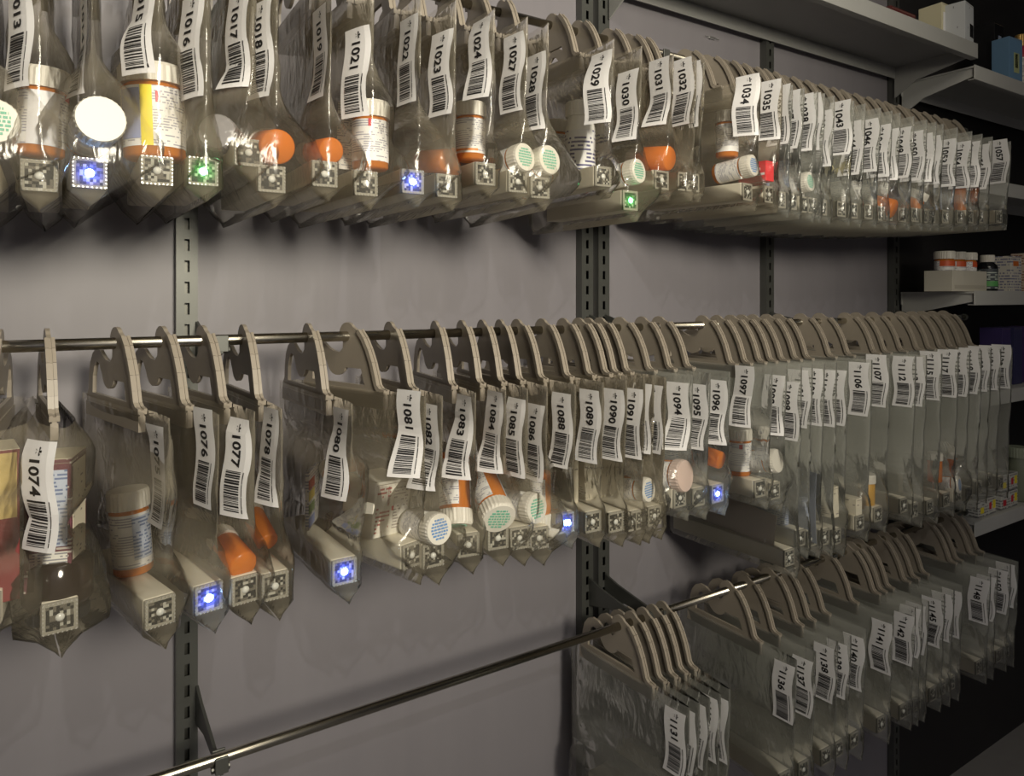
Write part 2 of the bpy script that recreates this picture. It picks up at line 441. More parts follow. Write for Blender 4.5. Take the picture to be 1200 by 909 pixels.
BAGS = {}
def hang_bag(num, row, L, Ly=None, lit=None, K=None, bl=.008, br=None, fat=.013, top=None, long=False, drop=None,
             label=None, group=None, show=True, film=0, tilt=0, yfront=None, w=LW, slip=0):
    d = (YR-YF) if yfront is None else yfront
    z0 = ROD[row]
    if K is not None and L is None:
        X = X_at(K, YR); yaw = math.radians(random.uniform(-1.5, 1.5))
    elif K is not None:
        X = X_at(K, YR)
        lo, hi = -.6, .6
        tgt = math.tan(phi(L))
        for _ in range(40):
            mid = (lo+hi)/2
            v = (X+d*math.sin(mid))/(YR-d*math.cos(mid))
            if v < tgt: lo = mid
            else: hi = mid
        lim = math.radians(25 if K < 440 else 8)
        yaw = max(-lim, min(lim, (lo+hi)/2))
    else:
        yaw = math.radians(random.uniform(-2.0, 2.5)); Yp = YR-d*math.cos(yaw)
        X = X_at(L, Yp)-d*math.sin(yaw)
    fx, fy = X+d*math.sin(yaw), YR-d*math.cos(yaw)
    zl = Z_at(Ly, fx, fy)-z0 if Ly is not None else -(drop or .225)
    if br is None: br = min(bl, .010)
    root = empty('hanging_bag', (X, YR, z0), yaw)
    seed = num
    pc = Pouch(zl, bl, br, d+.015, .110 if not long else .135, fat, seed)
    film = FILM[film]
    ob('hanger', HANGER, root)
    if top is not None:
        zt = Z_at(top, X+.13*math.sin(yaw), YR-.13*math.cos(yaw))-z0
    else: zt = -.066-random.uniform(0, .010)
    zt = max(min(zt, -.052), -.12)
    st = ob('light_stick', STICK[long], root, (0, -d, zl))
    ob('lamp_window', WINDOW[lit], st)
    if X < 1.3 or lit: ob('lamp', BULB.get(lit, BULB_OFF), st)
    if X < .62: ob('pip_border', PIPS, st)
    tag(root, label, 'bag', group)
    BAGS[(row, num)] = dict(X=X, yaw=yaw, z0=z0, zl=zl, d=d, pc=pc, root=root, film=film, zt=zt, w=w, slip=slip, seed=seed, items=[])
    return root

RAILN = ['top rail', 'middle rail', 'lowest rail']
GRP = ['medicine bags on the top rail', 'medicine bags on the middle rail', 'medicine bags on the lowest rail']
def nm(num, row, extra): return 'hanging bag tagged %d, %s, %s' % (num, RAILN[row], extra)

# ---- top rail
T = [
 # num, L, Ly, lit, bl, fat, tagtop, extra, kwargs
 (1012, -26, 203, None, .012, .022, -40, None, {}),
 (1013, 46, 206, None, .024, .027, -28, 'holding an upright white-labelled vial', {}),
 (1014, 105, 203, 'blue', .003, .018, -20, 'blue lamp lit under a round white cap', {'br': .012}),
 (1015, 184, 200, None, .021, .032, -38, 'holding the widest vial with a yellow sticker', {}),
 (1016, 238, 201, 'green', .019, .016, -8, 'green lamp lit, beside the widest vial', {}),
 (1017, 291, 179, None, .018, .014, -14, 'its lamp end pushed up higher than its neighbours', {'K': 262}),
 (1018, 318, 210, None, .018, .016, -2, 'an orange vial end behind its dark lamp', {}),
 (1019, 380, 204, None, .004, .016, 2, 'its tag seen almost edge on', {}),
 (1021, 428, 215, None, .021, .024, 30, 'holding an orange vial with a large white label', {}),
 (1022, 483, 213, 'blue', .008, .014, 16, 'blue lamp lit', {}),
 (1023, 523, 218, None, .013, .014, 34, 'its lamp dark', {}),
 (1024, 568, 204, None, .014, .020, 18, 'beside a tall vial with printed label', {}),
 (1027, 606, 213, None, .012, .017, 36, 'a green-printed cap low inside', {}),
 (1028, 632, 220, None, .012, .016, 60, 'its tag lower than that of 1027', {'K': 587}),
 (1029, 706, 207, None, .008, .018, 58, 'holding a tall white bottle', {'K': 646}),
 (1030, 738, 235, 'green', .007, .016, 80, 'green lamp lit', {'K': 676}),
 (1031, None, 211, None, .004, .014, 65, 'holding an orange-ended vial', {'K': 711}),
 (1032, None, 213, None, .004, .013, 60, 'tag overlapping that of 1031', {'K': 735}),
 (1033, None, 214, None, .003, .013, 70, 'its tag curled and partly hidden', {'K': 747}),
 (1034, 878, 225, None, .004, .015, 86, 'holding a vial with a blue-printed cap', {'K': 801}),
 (1035, 906, 228, None, .003, .015, 84, 'holding a bright red carton', {'K': 826}),
 (1036, None, 234, None, .003, .013, 98, None, {'K': 847}),
 (1037, None, 236, None, .003, .013, 104, None, {'K': 859}),
 (1038, None, 240, None, .004, .014, 108, 'holding a green-capped vial', {'K': 874}),
 (1039, None, 241, None, .003, .013, 108, 'tag behind the tag of 1038', {'K': 883}),
 (1040, None, 243, None, .003, .013, 128, None, {'K': 895}),
 (1043, None, 245, None, .003, .014, 116, 'a torn yellow slip below its tag', {'K': 916}),
 (1044, None, 247, None, .003, .013, 140, None, {'K': 932}),
 (1046, None, 248, None, .003, .014, 138, 'beside the torn yellow slip', {'K': 948}),
 (1047, None, 250, None, .003, .013, 145, None, {'K': 963}),
 (1048, None, 250, None, .003, .013, 150, None, {'K': 973}),
 (1049, None, 252, None, .003, .013, 148, None, {'K': 989}),
 (1050, None, 252, None, .003, .013, 152, None, {'K': 1004}),
 (1051, None, 253, None, .003, .013, 155, None, {'K': 1014}),
 (1052, None, 253, None, .003, .013, 158, None, {'K': 1024}),
 (1053, None, 254, None, .003, .013, 162, None, {'K': 1040}),
 (1054, None, 254, None, .003, .013, 165, None, {'K': 1057}),
 (1055, None, 254, None, .003, .013, 165, None, {'K': 1070}),
 (1056, None, 254, None, .003, .013, 168, None, {'K': 1082}),
 (1057, None, 254, None, .003, .013, 160, None, {'K': 1105}),
]
ORD = ['first', 'second', 'third', 'fourth', 'fifth', 'sixth', 'seventh', 'eighth', 'ninth', 'tenth', 'eleventh', 'twelfth', 'thirteenth', 'fourteenth', 'fifteenth', 'sixteenth', 'seventeenth', 'eighteenth', 'nineteenth', 'twentieth']
def far_label(i, n, row):
    k = n-1-i
    w = 'last' if k == 0 else (ORD[k] if k < 20 else 'far') + ' from last'
    return 'hazy tagged bag on the %s, %s before the side shelves' % (RAILN[row], w)
for i, (num, L, Ly, lit, bl, fat, tp, ex, kw) in enumerate(T):
    lab = nm(num, 0, ex) if ex else far_label(i, len(T), 0)
    if num == 1012: lab = 'clear bag with green-printed cap, cut by the picture edge, top rail'
    hang_bag(num, 0, L, Ly, lit, bl=bl, fat=fat, top=tp, label=lab, group=GRP[0], film=0 if num < 1036 else 1, **kw)

# ---- middle rail
T2 = [
 (1073, -22, 715, None, .026, .034, 560, None, {'K': 0}),
 (1074, 70, 722, None, .016, .036, 516, 'holding a dark carton above a black cap', {'K': 55}),
 (1075, 187, 716, None, -.003, .020, 500, 'holding an upright orange vial with white cap', {'K': 137, 'br': .026}),
 (1076, 244, 700, 'blue', .003, .020, 480, 'blue lamp lit, lowest lit lamp of all', {'K': 190}),
 (1077, 287, 690, None, .017, .024, 492, 'its tag turned broadside, orange vial below', {'K': 237}),
 (1078, 322, 686, None, .008, .016, 480, 'tag twisted, slim pouch', {'K': 285}),
 (1080, 403, 669, 'blue', .001, .018, 480, 'blue lamp lit, long light stick showing', {'K': 361}),
 (1081, 482, 650, None, .003, .026, 458, 'holding a white carton with red marks', {'K': 408}),
 (1082, 507, 650, None, .006, .022, 475, 'a white cap with blue print low inside', {'K': 457}),
 (1083, 542, 638, None, .012, .022, 465, 'a tipped vial with orange rim inside', {'K': 510}),
 (1084, 583, 630, None, .010, .019, 460, 'a wide green-printed cap facing out', {'K': 541}),
 (1085, 608, 630, None, .014, .016, 468, 'its tag tilted across the next one', {'K': 565}),
 (1086, 630, 630, None, .010, .014, 475, 'holding an upside-down vial', {'K': 586}),
 (1088, 662, 612, 'blue', .008, .014, 462, 'blue lamp lit under a paper slip', {'K': 606}),
 (1089, None, 611, None, .008, .013, 458, None, {'K': 635}),
 (1090, None, 611, None, .006, .013, 457, None, {'K': 660}),
 (1091, None, 610, None, .005, .013, 456, None, {'K': 678}),
 (1092, None, 608, None, .005, .015, 450, 'a blue-printed cap low inside', {'K': 689}),
 (1093, None, 604, None, .003, .013, 452, None, {'K': 703}),
 (1094, 796, 583, None, .004, .015, 449, 'a pale pink round cap inside', {'K': 726}),
 (1095, None, 582, None, .004, .013, 451, None, {'K': 752}),
 (1096, 840, 578, 'blue', .004, .014, 446, 'blue lamp lit, farthest blue lamp along it', {'K': 772}),
 (1097, None, 572, None, .004, .015, 431, 'its tag raised above an orange-based vial', {'K': 823, 'slip': .026}),
 (1098, None, 575, None, .003, .014, 440, None, {'K': 840, 'slip': .0}),
 (1099, None, 653, None, .003, .014, 448, 'longer than its neighbours, brown envelope behind', {'long': 1, 'K': 856}),
 (1101, None, None, None, .003, .013, 434, None, {'long': 1, 'K': 869}),
 (1103, None, None, None, .003, .013, 432, None, {'long': 1, 'K': 882}),
 (1104, None, None, None, .003, .013, 434, None, {'long': 1, 'K': 898}),
 (1105, None, None, None, .003, .013, 434, None, {'long': 1, 'K': 912}),
 (1106, None, None, None, .003, .013, 425, None, {'long': 1, 'K': 938}),
 (1107, None, None, None, .003, .013, 416, None, {'long': 1, 'K': 960}),
 (1112, None, None, None, .003, .013, 418, None, {'long': 1, 'K': 990}),
 (1113, None, None, None, .003, .013, 418, None, {'long': 1, 'K': 1003}),
 (1115, None, None, None, .003, .013, 412, None, {'long': 1, 'K': 1022}),
 (1117, None, None, None, .003, .013, 410, None, {'long': 1, 'K': 1041}),
 (1118, None, None, None, .003, .013, 410, None, {'long': 1, 'K': 1055}),
 (1119, None, None, None, .003, .013, 408, None, {'long': 1, 'K': 1068}),
 (1120, None, None, None, .003, .013, 396, None, {'long': 1, 'K': 1080}),
 (1121, None, None, None, .003, .013, 396, None, {'long': 1, 'K': 1092}),
 (1122, None, None, None, .003, .013, 396, None, {'long': 1, 'K': 1105}),
]
for i, (num, L, Ly, lit, bl, fat, tp, ex, kw) in enumerate(T2):
    lab = nm(num, 1, ex or 'its lamp dark') if ex or num < 1099 else far_label(i, len(T2), 1)
    if ex is None and num in (1089, 1090, 1091, 1093, 1095, 1098): lab = nm(num, 1, 'its lamp dark')
    if num == 1073: lab = 'clear bag with tall yellow-topped carton, cut by the picture edge, middle rail'
    kw = dict(kw)
    if kw.get('long'): kw['long'] = True; kw['drop'] = .335+random.uniform(-.012, .008)
    hang_bag(num, 1, L, Ly, lit, bl=bl, fat=fat, top=tp, label=lab, group=GRP[1], film=0 if num < 1094 else 1, **kw)

# ---- lowest rail
T3 = [716, 729, 742, 757, 772] + [868, 888, 914, 930, 956, 972, 1002, 1018, 1034, 1050, 1064, 1077, 1089, 1106, 1128, 1140, 1151, 1161, 1172]
def L_from_K(k): return 600+F_PX*math.tan(math.atan(YR*math.tan(phi(k))/YF)-TH)
KS = [728, 740, 752, 764, 775, 851, 873, 899, 914, 932, 964, 990, 998, 1006, 1025, 1036, 1047, 1080, 1088, 1104, 1113]
nn = 0
for i, k in enumerate(KS):
    num = 1131+i
    where = ('%s hanger of the short run beside the rail bracket' % ORD[i]) if i < 5 else '%s hanger of the long run beyond the rail bracket' % ORD[i-5]
    hang_bag(num, 2, L_from_K(k), None, drop=.25, bl=.003, fat=.013, label='clear bag on the lowest rail, ' + where, group=GRP[2], film=1)

# ------------------------------------------------------------ contents
LAST = [None]
def place(root, mat):
    root.matrix_world = mat
    if LAST[0]: BAGS[LAST[0]]['items'].append((root, mat)); LAST[0] = None
def bagpoint(row, num, px, py, lateral=None, back=None):
    """world point inside a bag seen at the given spot: slides along the bag's depth, or sideways when back is given"""
    b = BAGS[(row, num)]; LAST[0] = (row, num)
    if back is not None:
        a = b['d']-back; y = YR-a*math.cos(b['yaw']); x = X_at(px, y)
    else:
        dx, dy = math.sin(b['yaw']), -math.cos(b['yaw']); t = math.tan(phi(px))
        a = (t*YR-b['X'])/(dx-t*dy) if abs(dx-t*dy) > 1e-4 else b['d']
        a = max(-.07, min(b['d']-.02, a)); x, y = b['X']+a*dx, YR+a*dy
    return Vector((x, y, Z_at(py, x, y)))
def rotm(rx, ry, rz): return Matrix.Rotation(math.radians(rz), 4, 'Z') @ Matrix.Rotation(math.radians(rx), 4, 'X') @ Matrix.Rotation(math.radians(ry), 4, 'Y')
VC = {}
def vial(where, size, pos, rot, lab_mat=M_VLAB, body=M_ORANGE, cap=M_CAP, capprint=None, patches=(), label='', name='pill_vial', cat='vial', nocap=False, lab=True):
    r, h = size                                                          # body radius and full height; centred on origin, cap at +Z
    root = empty(name); place(root, Matrix.Translation(pos) @ rotm(*rot))
    ch = min(.017, h*.25); rc = r*1.1; zb = -h/2; zt = h/2
    mb = MB(); mb.lathe([(r*.9, zb), (r, zb+.002), (r, zt-ch-.003), (r*.9, zt-ch), (r*.9, zt-.004)], 28)
    ob('body', mb.mesh('body', body, True), root)
    if not nocap:
        mb = MB(); mb.lathe([(rc, zt-ch), (rc, zt-.003), (rc*.93, zt), ], 56, ridge=(0, 1))
        ob('cap', mb.mesh('cap', cap), root)
        if capprint:
            mb = MB(); q = rc*.16
            rr = random.Random(int(pos.x*1e5))
            for i in range(-3, 4):
                x0 = -math.sqrt(max(0, .5-(i*.2)**2))*rc*.9
                x = x0
                while x < -x0:
                    wv = rr.uniform(.5, 1.6)*q
                    mb.box((x, i*q*1.15-q*.36, zt), (min(x+wv, -x0), i*q*1.15+q*.36, zt+.0004)); x += wv+q*.35
            mb2 = MB()
            n = 32
            ob('cap_print', mb.mesh('cap_print', capprint), root)
    if lab:
        n = 28; z0, z1 = zb+h*.10, zt-ch-h*.05; rl = r+.0005
        mb = MB(); vs = []; a0, a1 = math.radians(-250), math.radians(55)
        for z in (z0, z1): vs += [(rl*math.cos(a0+(a1-a0)*i/n), rl*math.sin(a0+(a1-a0)*i/n), z) for i in range(n+1)]
        mb.add(vs, [[i, i+1, n+2+i, n+1+i] for i in range(n)])
        lo = ob('vial_label', mb.mesh('vial_label', lab_mat, True), root)
        for (A0, A1, f0, f1, m) in patches:
            mb = MB(); vs = []; k = 10; rp = rl+.0005; A0, A1 = math.radians(A0), math.radians(A1)
            for z in (z0+(z1-z0)*f0, z0+(z1-z0)*f1): vs += [(rp*math.cos(A0+(A1-A0)*i/k), rp*math.sin(A0+(A1-A0)*i/k), z) for i in range(k+1)]
            mb.add(vs, [[i, i+1, k+2+i, k+1+i] for i in range(k)])
            ob('sticker', mb.mesh('sticker', m, True), lo)
    tag(root, label, cat, where)
    return root
def carton(pos, size, rot, mat, label, patches=(), name='medicine_carton', cat='box', group=None, endmat=None):
    """size full x,y,z; patches on front(-Y) / side(-X) faces: (face,u0,u1,v0,v1,mat)"""
    root = empty(name); place(root, Matrix.Translation(pos) @ rotm(*rot))
    x, y, z = [s/2 for s in size]
    mb = MB(); mb.box((-x, -y, -z), (x, y, z)); ob('box_body', bevelled(mb.mesh('box_body', mat), .0006), root)
    e = .0004
    for (fc, u0, u1, v0, v1, m) in patches:
        mb = MB()
        if fc == 'f': mb.box((-x+2*x*u0, -y-e, -z+2*z*v0), (-x+2*x*u1, -y, -z+2*z*v1))
        elif fc == 's': mb.box((-x-e, y-2*y*u1, -z+2*z*v0), (-x, y-2*y*u0, -z+2*z*v1))
        elif fc == 'r': mb.box((x, -y+2*y*u0, -z+2*z*v0), (x+e, -y+2*y*u1, -z+2*z*v1))
        else: mb.box((-x+2*x*u0, -y+2*y*v0, z), (-x+2*x*u1, -y+2*y*v1, z+e))
        ob('printed_panel', mb.mesh('printed_panel', m), root)
    mb = MB(); mb.box((-x*.9, -y-.0003, z-.0035), (x*.9, -y+.0002, z-.003)); ob('flap_seam', mb.mesh('flap_seam', plain('seam brown', (.25, .2, .15), .8)), root)
    return tag(root, label, cat, group)
def bottle(pos, r, h, rot, bodym, capm, label, labm=None, neck=.6, cat='bottle', group=None, name='medicine_bottle'):
    root = empty(name); place(root, Matrix.Translation(pos) @ rotm(*rot))
    b, t = -h/2, h/2
    mb = MB(); mb.lathe([(r*.9, b), (r, b+.003), (r, t-h*.34), (r*.93, t-h*.28), (r*neck, t-h*.2), (r*neck, t-.004)], 28); ob('body', mb.mesh('body', bodym, True), root)
    mb = MB(); mb.lathe([(r*neck*1.2, t-h*.19), (r*neck*1.2, t-.002), (r*neck*1.12, t)], 48, ridge=(0, 1)); ob('cap', mb.mesh('cap', capm), root)
    if labm:
        mb = MB(); mb.lathe([(r+.0004, b+h*.08), (r+.0004, t-h*.38)], 32, close=False); ob('bottle_label', mb.mesh('bottle_label', labm, True), root)
    return tag(root, label, cat, group)
def paper(pos, w, h, rot, mat, label, name='folded_leaflet', cat='paper', th=.0012, curl=.004):
    mb = MB(); n = 8; vs = []
    for s_ in (0, 1):
        for j in range(n+1):
            for i in (0, 1):
                vs.append(((i-.5)*w, (s_-.5)*th + curl*math.sin(j/n*PI)*.8, (j/n-.5)*h))
    k = 2*(n+1)
    fs = []
    for j in range(n):
        a = j*2
        fs += [[a, a+1, a+3, a+2], [k+a, k+a+2, k+a+3, k+a+1], [a, a+2, k+a+2, k+a], [a+1, k+a+1, k+a+3, a+3]]
    fs += [[0, k, k+1, 1], [2*n, 2*n+1, k+2*n+1, k+2*n]]
    mb.add(vs, fs)
    o = ob(name, mb.mesh(name, mat)); place(o, Matrix.Translation(pos) @ rotm(*rot))
    return tag(o, label, cat)

P_WHITE = printed('leaflet print', (.78, .76, .70), (.30, .30, .32), rows=420)
P_CREAM = printed('cream print', (.72, .66, .52), (.25, .22, .18), rows=300, cover=.4)
P_BLUE = printed('bluish print', (.50, .55, .66), (.15, .2, .35), rows=320)
P_DARK = printed('maroon carton print', (.13, .035, .05), (.55, .5, .45), rows=300, cover=.42)
M_MILK = plain('white bottle plastic', (.80, .79, .74), .35)
M_BLACK = plain('black plastic', (.010, .010, .012), .18)
M_PINK = plain('pink cap', (.60, .46, .40), .5)
GV = 'pill vials inside the bags'
def V(row, num, px, py, r, h, rot, back=None, **k):
    lb = k.pop('label'); return vial(k.pop('group', None), (r, h), bagpoint(row, num, px, py, back=back), rot, label=lb, **k)
# rot (90,0,yaw): axis +Z tips towards -Y (cap faces the aisle)
V(0, 1012, -4, 152, .016, .075, (90, 0, 0), back=.03, capprint=M_GREENPR, label='vial with green-printed white cap cut by the picture edge, top rail')
V(0, 1013, 50, 133, .0175, .072, (2, 2, 20), back=.030, patches=((215, 290, .0, 1, plain('label white', (.75, .75, .78), .5)), (-55, 10, .9, 1, M_RED)), label='upright vial with white cap in the bag tagged beside the lit blue 1014 lamp')
V(0, 1014, 110, 152, .0175, .080, (88, 0, 4), back=.012, label='vial lying on its side, plain white cap facing out, above blue lamp')
V(0, 1015, 180, 134, .0255, .082, (0, -2, -15), back=.030, patches=((255, 276, 0, 1, M_YEL), (210, 254, .12, .95, M_PALEBLUE), (282, 290, .72, .9, M_RED)), label='widest orange vial on the top rail, yellow sticker on its label')
V(0, 1017, 268, 166, .0155, .070, (86, 0, -30), back=.05, body=plain('dark vial', (.10, .09, .10), .3), cap=plain('grey cap', (.25, .24, .25), .5), label='dark grey vial lying behind the raised lamp end of bag 1017')
V(0, 1018, 316, 172, .0160, .070, (-80, 8, 6), back=.025, lab=False, label='bare orange vial end above the dark lamp of bag 1018')
V(0, 1019, 374, 178, .0125, .065, (-84, 0, 4), back=.03, lab=False, label='small bare orange vial base in bag 1019')
V(0, 1021, 434, 160, .0185, .070, (0, 0, -20), back=.022, patches=((262, 272, .82, 1, M_RED),), nocap=False, label='orange vial with large printed label in bag 1021')
V(0, 1022, 505, 189, .0130, .065, (-84, 0, 10), back=.05, lab=False, label='orange vial base peeping beside the blue lamp of bag 1022')
V(0, 1024, 551, 155, .0170, .066, (0, 0, -30), patches=((210, 300, .06, .12, plain('orange line', (.75, .25, .03), .5)),), label='upright vial with tall printed label in bag 1024')
V(0, 1027, 594, 191, .0155, .060, (84, 0, 12), capprint=M_GREENPR, label='smaller green-printed white vial cap, first of the two side by side on top rail')
V(0, 1028, 625, 194, .0165, .060, (84, 0, 10), capprint=M_GREENPR, label='larger green-printed white vial cap, second of the two side by side on top rail')
bottle(bagpoint(0, 1029, 680, 166), .0195, .100, (0, 0, 0), M_MILK, M_MILK, 'tall white bottle with round white cap in bag 1029', labm=printed('white bottle print', (.74, .74, .74), (.08, .08, .2), rows=200, cover=.5), neck=.84)
V(0, 1029, 652, 172, .0150, .070, (0, 0, 0), label='upright orange vial behind the tall white bottle of bag 1029')
V(0, 1030, 729, 206, .0150, .060, (84, 0, 14), capprint=M_GREENPR, label='vial with green-printed cap above the green lamp of bag 1030')
V(0, 1031, 773, 186, .0160, .060, (-84, 0, 14), lab=False, nocap=False, label='vial with a bright orange base facing out in bag 1031')
V(0, 1034, 866, 199, .0150, .060, (84, 0, 12), capprint=M_BLUEPR, label='vial with blue-printed white cap in bag 1034')
V(0, 1034, 852, 158, .0160, .068, (0, 0, 0), label='upright orange vial behind the tag of bag 1034')
carton(bagpoint(0, 1035, 893, 203), (.020, .048, .030), (0, 0, 3), plain('red carton', (.70, .015, .03), .4), 'bright red carton in bag 1035', patches=(('s', .55, .95, .3, .42, M_TAG), ('s', .5, .8, .55, .68, M_TAG), ('s', .12, .3, .35, .42, M_TAG)))
V(0, 1038, 957, 217, .0145, .055, (84, 0, 10), capprint=M_GREENPR, label='vial with green-printed cap in bag 1038')
V(0, 1048, 1056, 240, .0165, .060, (-70, 0, 10), lab=False, label='orange vial lying in a bag right of the torn slip')
V(0, 1051, 1088, 240, .0160, .055, (30, 0, 10), lab=False, label='short orange vial with white cap low on the top rail')
V(0, 1055, 1146, 230, .0125, .065, (0, 0, 0), lab=False, label='slim orange vial standing near the far end of the top rail')
paper(bagpoint(0, 1043, 999, 193), .022, .034, (10, 28, 60), plain('yellow slip', (.80, .72, .42), .6), 'torn yellow paper slip sticking from bag 1043', name='paper_slip')
paper(bagpoint(0, 1029, 664, 205), .040, .046, (4, 32, 84), P_CREAM, 'crumpled printed leaflet low in bag 1029')
paper(bagpoint(0, 1021, 408, 160, back=.04), .022, .070, (0, 0, 8), P_WHITE, 'narrow printed leaflet beside the vial of bag 1021')
paper(bagpoint(0, 1033, 822, 195), .034, .050, (0, 0, 88), plain('clear card', (.62, .60, .52), .4), 'folded cream slip in bag 1033')
paper(bagpoint(0, 1030, 702, 180), .040, .042, (0, -8, 88), printed('red band leaflet', (.70, .67, .60), (.3, .3, .3), rows=330, accent=(.45, .10, .08), a_lo=-.014, a_hi=-.002), 'leaflet with a dull red band in bag 1030')

# middle rail
carton(bagpoint(1, 1074, 66, 606, back=.035), (.034, .050, .108), (0, 0, -15), P_DARK, 'tall maroon and white carton in bag 1074',
       patches=(('f', .12, .92, .04, .30, P_WHITE), ('f', .45, .92, .34, .92, P_BLUE), ('r', .1, .9, .06, .95, P_CREAM), ('t', 0, 1, 0, 1, plain('card cream', (.66, .60, .45), .6))))
b = bagpoint(1, 1074, 68, 688, back=.028)
bottle(b, .026, .050, (175, 0, 0), plain('dark syrup bottle', (.015, .008, .006), .1), M_BLACK, 'upside-down dark bottle with shiny black cap under the maroon carton', neck=.75)
carton(bagpoint(1, 1073, -12, 610, back=.03), (.036, .05, .12), (0, 0, 6), plain('dark red carton', (.16, .02, .02), .5), 'tall dark red carton cut by the picture edge', patches=(('t', 0, 1, 0, 1, plain('card cream', (.66, .60, .45), .6)), ('f', .05, .95, .55, .98, plain('ochre print', (.50, .38, .14), .6))))
V(1, 1075, 153, 621, .0168, .078, (-3, -3, 20), patches=((250, 315, .15, .95, P_BLUE),), label='upright orange vial with white cap in bag 1075')
V(1, 1077, 271, 645, .0128, .060, (-78, 0, 10), lab=False, label='orange vial base with pale pills in bag 1077')
V(1, 1078, 302, 613, .0105, .055, (-60, 0, 10), lab=False, label='small orange vial tilted behind bag 1078')
STR = printed('stripe leaflet', (.55, .53, .48), (.2, .2, .25), rows=300)
def striped(pos):
    root = empty('leaflet_packet'); place(root, Matrix.Translation(pos) @ rotm(0, 0, 60))
    mb = MB(); mb.box((-.026, -.002, -.031), (.026, .002, .031)); ob('packet', bevelled(mb.mesh('packet', STR), .0006), root)
    for z0, z1, m in ((.012, .022, plain('dull red', (.35, .10, .07), .6)), (.0, .010, plain('dull yellow', (.50, .40, .10), .6)), (-.014, -.004, plain('dull green', (.2, .26, .12), .6)), (-.028, -.018, M_PALEBLUE)):
        mb = MB(); mb.box((-.026, -.0026, z0), (.0, -.0018, z1)); ob('colour_band', mb.mesh('colour_band', m), root)
    tag(root, 'packet with red, yellow and green bands in bag 1080', 'packet')
striped(bagpoint(1, 1080, 366, 580))
V(1, 1080, 392, 560, .010, .05, (-70, 0, 0), back=.09, lab=False, label='orange vial end hazy behind the tag of bag 1080')
carton(bagpoint(1, 1081, 441, 588), (.052, .050, .060), (4, 4, 18), plain('white carton', (.74, .71, .62), .5), 'white carton with red print in bag 1081',
       patches=(('f', .08, .45, .08, .92, printed('carton left print', (.66, .62, .54), (.35, .12, .1), rows=240, cover=.5)), ('f', .36, .42, .55, .9, M_RED), ('f', .55, .94, .12, .92, printed('carton print', (.74, .71, .64), (.32, .28, .25), rows=300, cover=.5)), ('f', .5, .55, .45, .53, M_RED)))
V(1, 1082, 497, 616, .0155, .055, (84, 0, 10), back=.012, capprint=M_BLUEPR, body=M_MILK, label='white vial with blue-printed cap just below and beside the white carton')
V(1, 1083, 533, 573, .0175, .080, (158, -14, 8), back=.025, capprint=M_GREENPR, label='tipped vial, cap down, in bag 1083')
V(1, 1084, 574, 583, .0185, .070, (118, -16, 6), back=.02, capprint=M_GREENPR, label='tipped vial with wide green-printed cap in bag 1084')
V(1, 1085, 609, 592, .0165, .055, (86, 0, 14), back=.02, capprint=M_GREENPR, body=M_MILK, label='white vial with green-printed cap in bag 1085')
V(1, 1086, 634, 584, .0125, .066, (180, 2, 10), back=.02, label='slim vial standing upside down in bag 1086')
paper(bagpoint(1, 1088, 652, 575), .018, .050, (0, 10, 60), P_WHITE, 'narrow printed slip above the blue lamp of bag 1088')
V(1, 1092, 750, 572, .0145, .055, (84, 0, 14), capprint=M_BLUEPR, label='vial with blue-printed cap in bag 1092')
V(1, 1094, 788, 556, .020, .055, (84, 0, 14), cap=M_PINK, label='wide vial with pale pink cap in bag 1094')
V(1, 1096, 841, 533, .0125, .05, (-80, 0, 14), lab=False, label='orange vial base in bag 1096')
V(1, 1097, 866, 528, .0175, .070, (0, 0, -20), patches=((240, 256, .8, .95, M_RED),), label='upright orange vial with white label under raised tag of 1097')
V(1, 1098, 890, 540, .0165, .060, (80, 0, 10), label='vial lying in bag 1098')
KR = plain('kraft envelope', (.56, .48, .41), .7, vary=.06)
e1 = bagpoint(1, 1099, 850, 622)
paper(Vector((e1.x, .785, Z_at(612, e1.x, .785))), .150, .072, (0, -4, 88), KR, 'brown paper envelope standing in the long bag tagged 1099', name='paper_envelope', cat='envelope')
paper(bagpoint(1, 1099, 890, 630), .035, .050, (0, 8, 80), P_WHITE, 'folded white leaflet by the brown envelope')
paper(bagpoint(1, 1103, 940, 590), .06, .11, (0, 0, 88), plain('slate packet', (.17, .19, .24), .5), 'slate blue flat packet in the long bags', name='flat_packet', cat='packet')
V(1, 1107, 1015, 575, .014, .06, (0, 0, 0), body=plain('amber', (.55, .30, .04), .4), lab=False, label='small amber vial standing hazy in the long bags')
V(1, 1117, 1116, 547, .0125, .055, (0, 0, 0), lab=False, label='bright orange vial without label in the long bags')
V(1, 1118, 1120, 567, .0150, .045, (84, 0, 14), capprint=M_BLUEPR, label='vial with blue-printed cap under the bright orange vial')
for num, px, py in ((1106, 1002, 598), (1105, 985, 585)):
    carton(bagpoint(1, num, px, py), (.018, .04, .05), (0, 0, 2), P_CREAM, 'small cream carton low in the long bags, %s' % ('nearer the yellow marked one' if num == 1105 else 'second of two'))

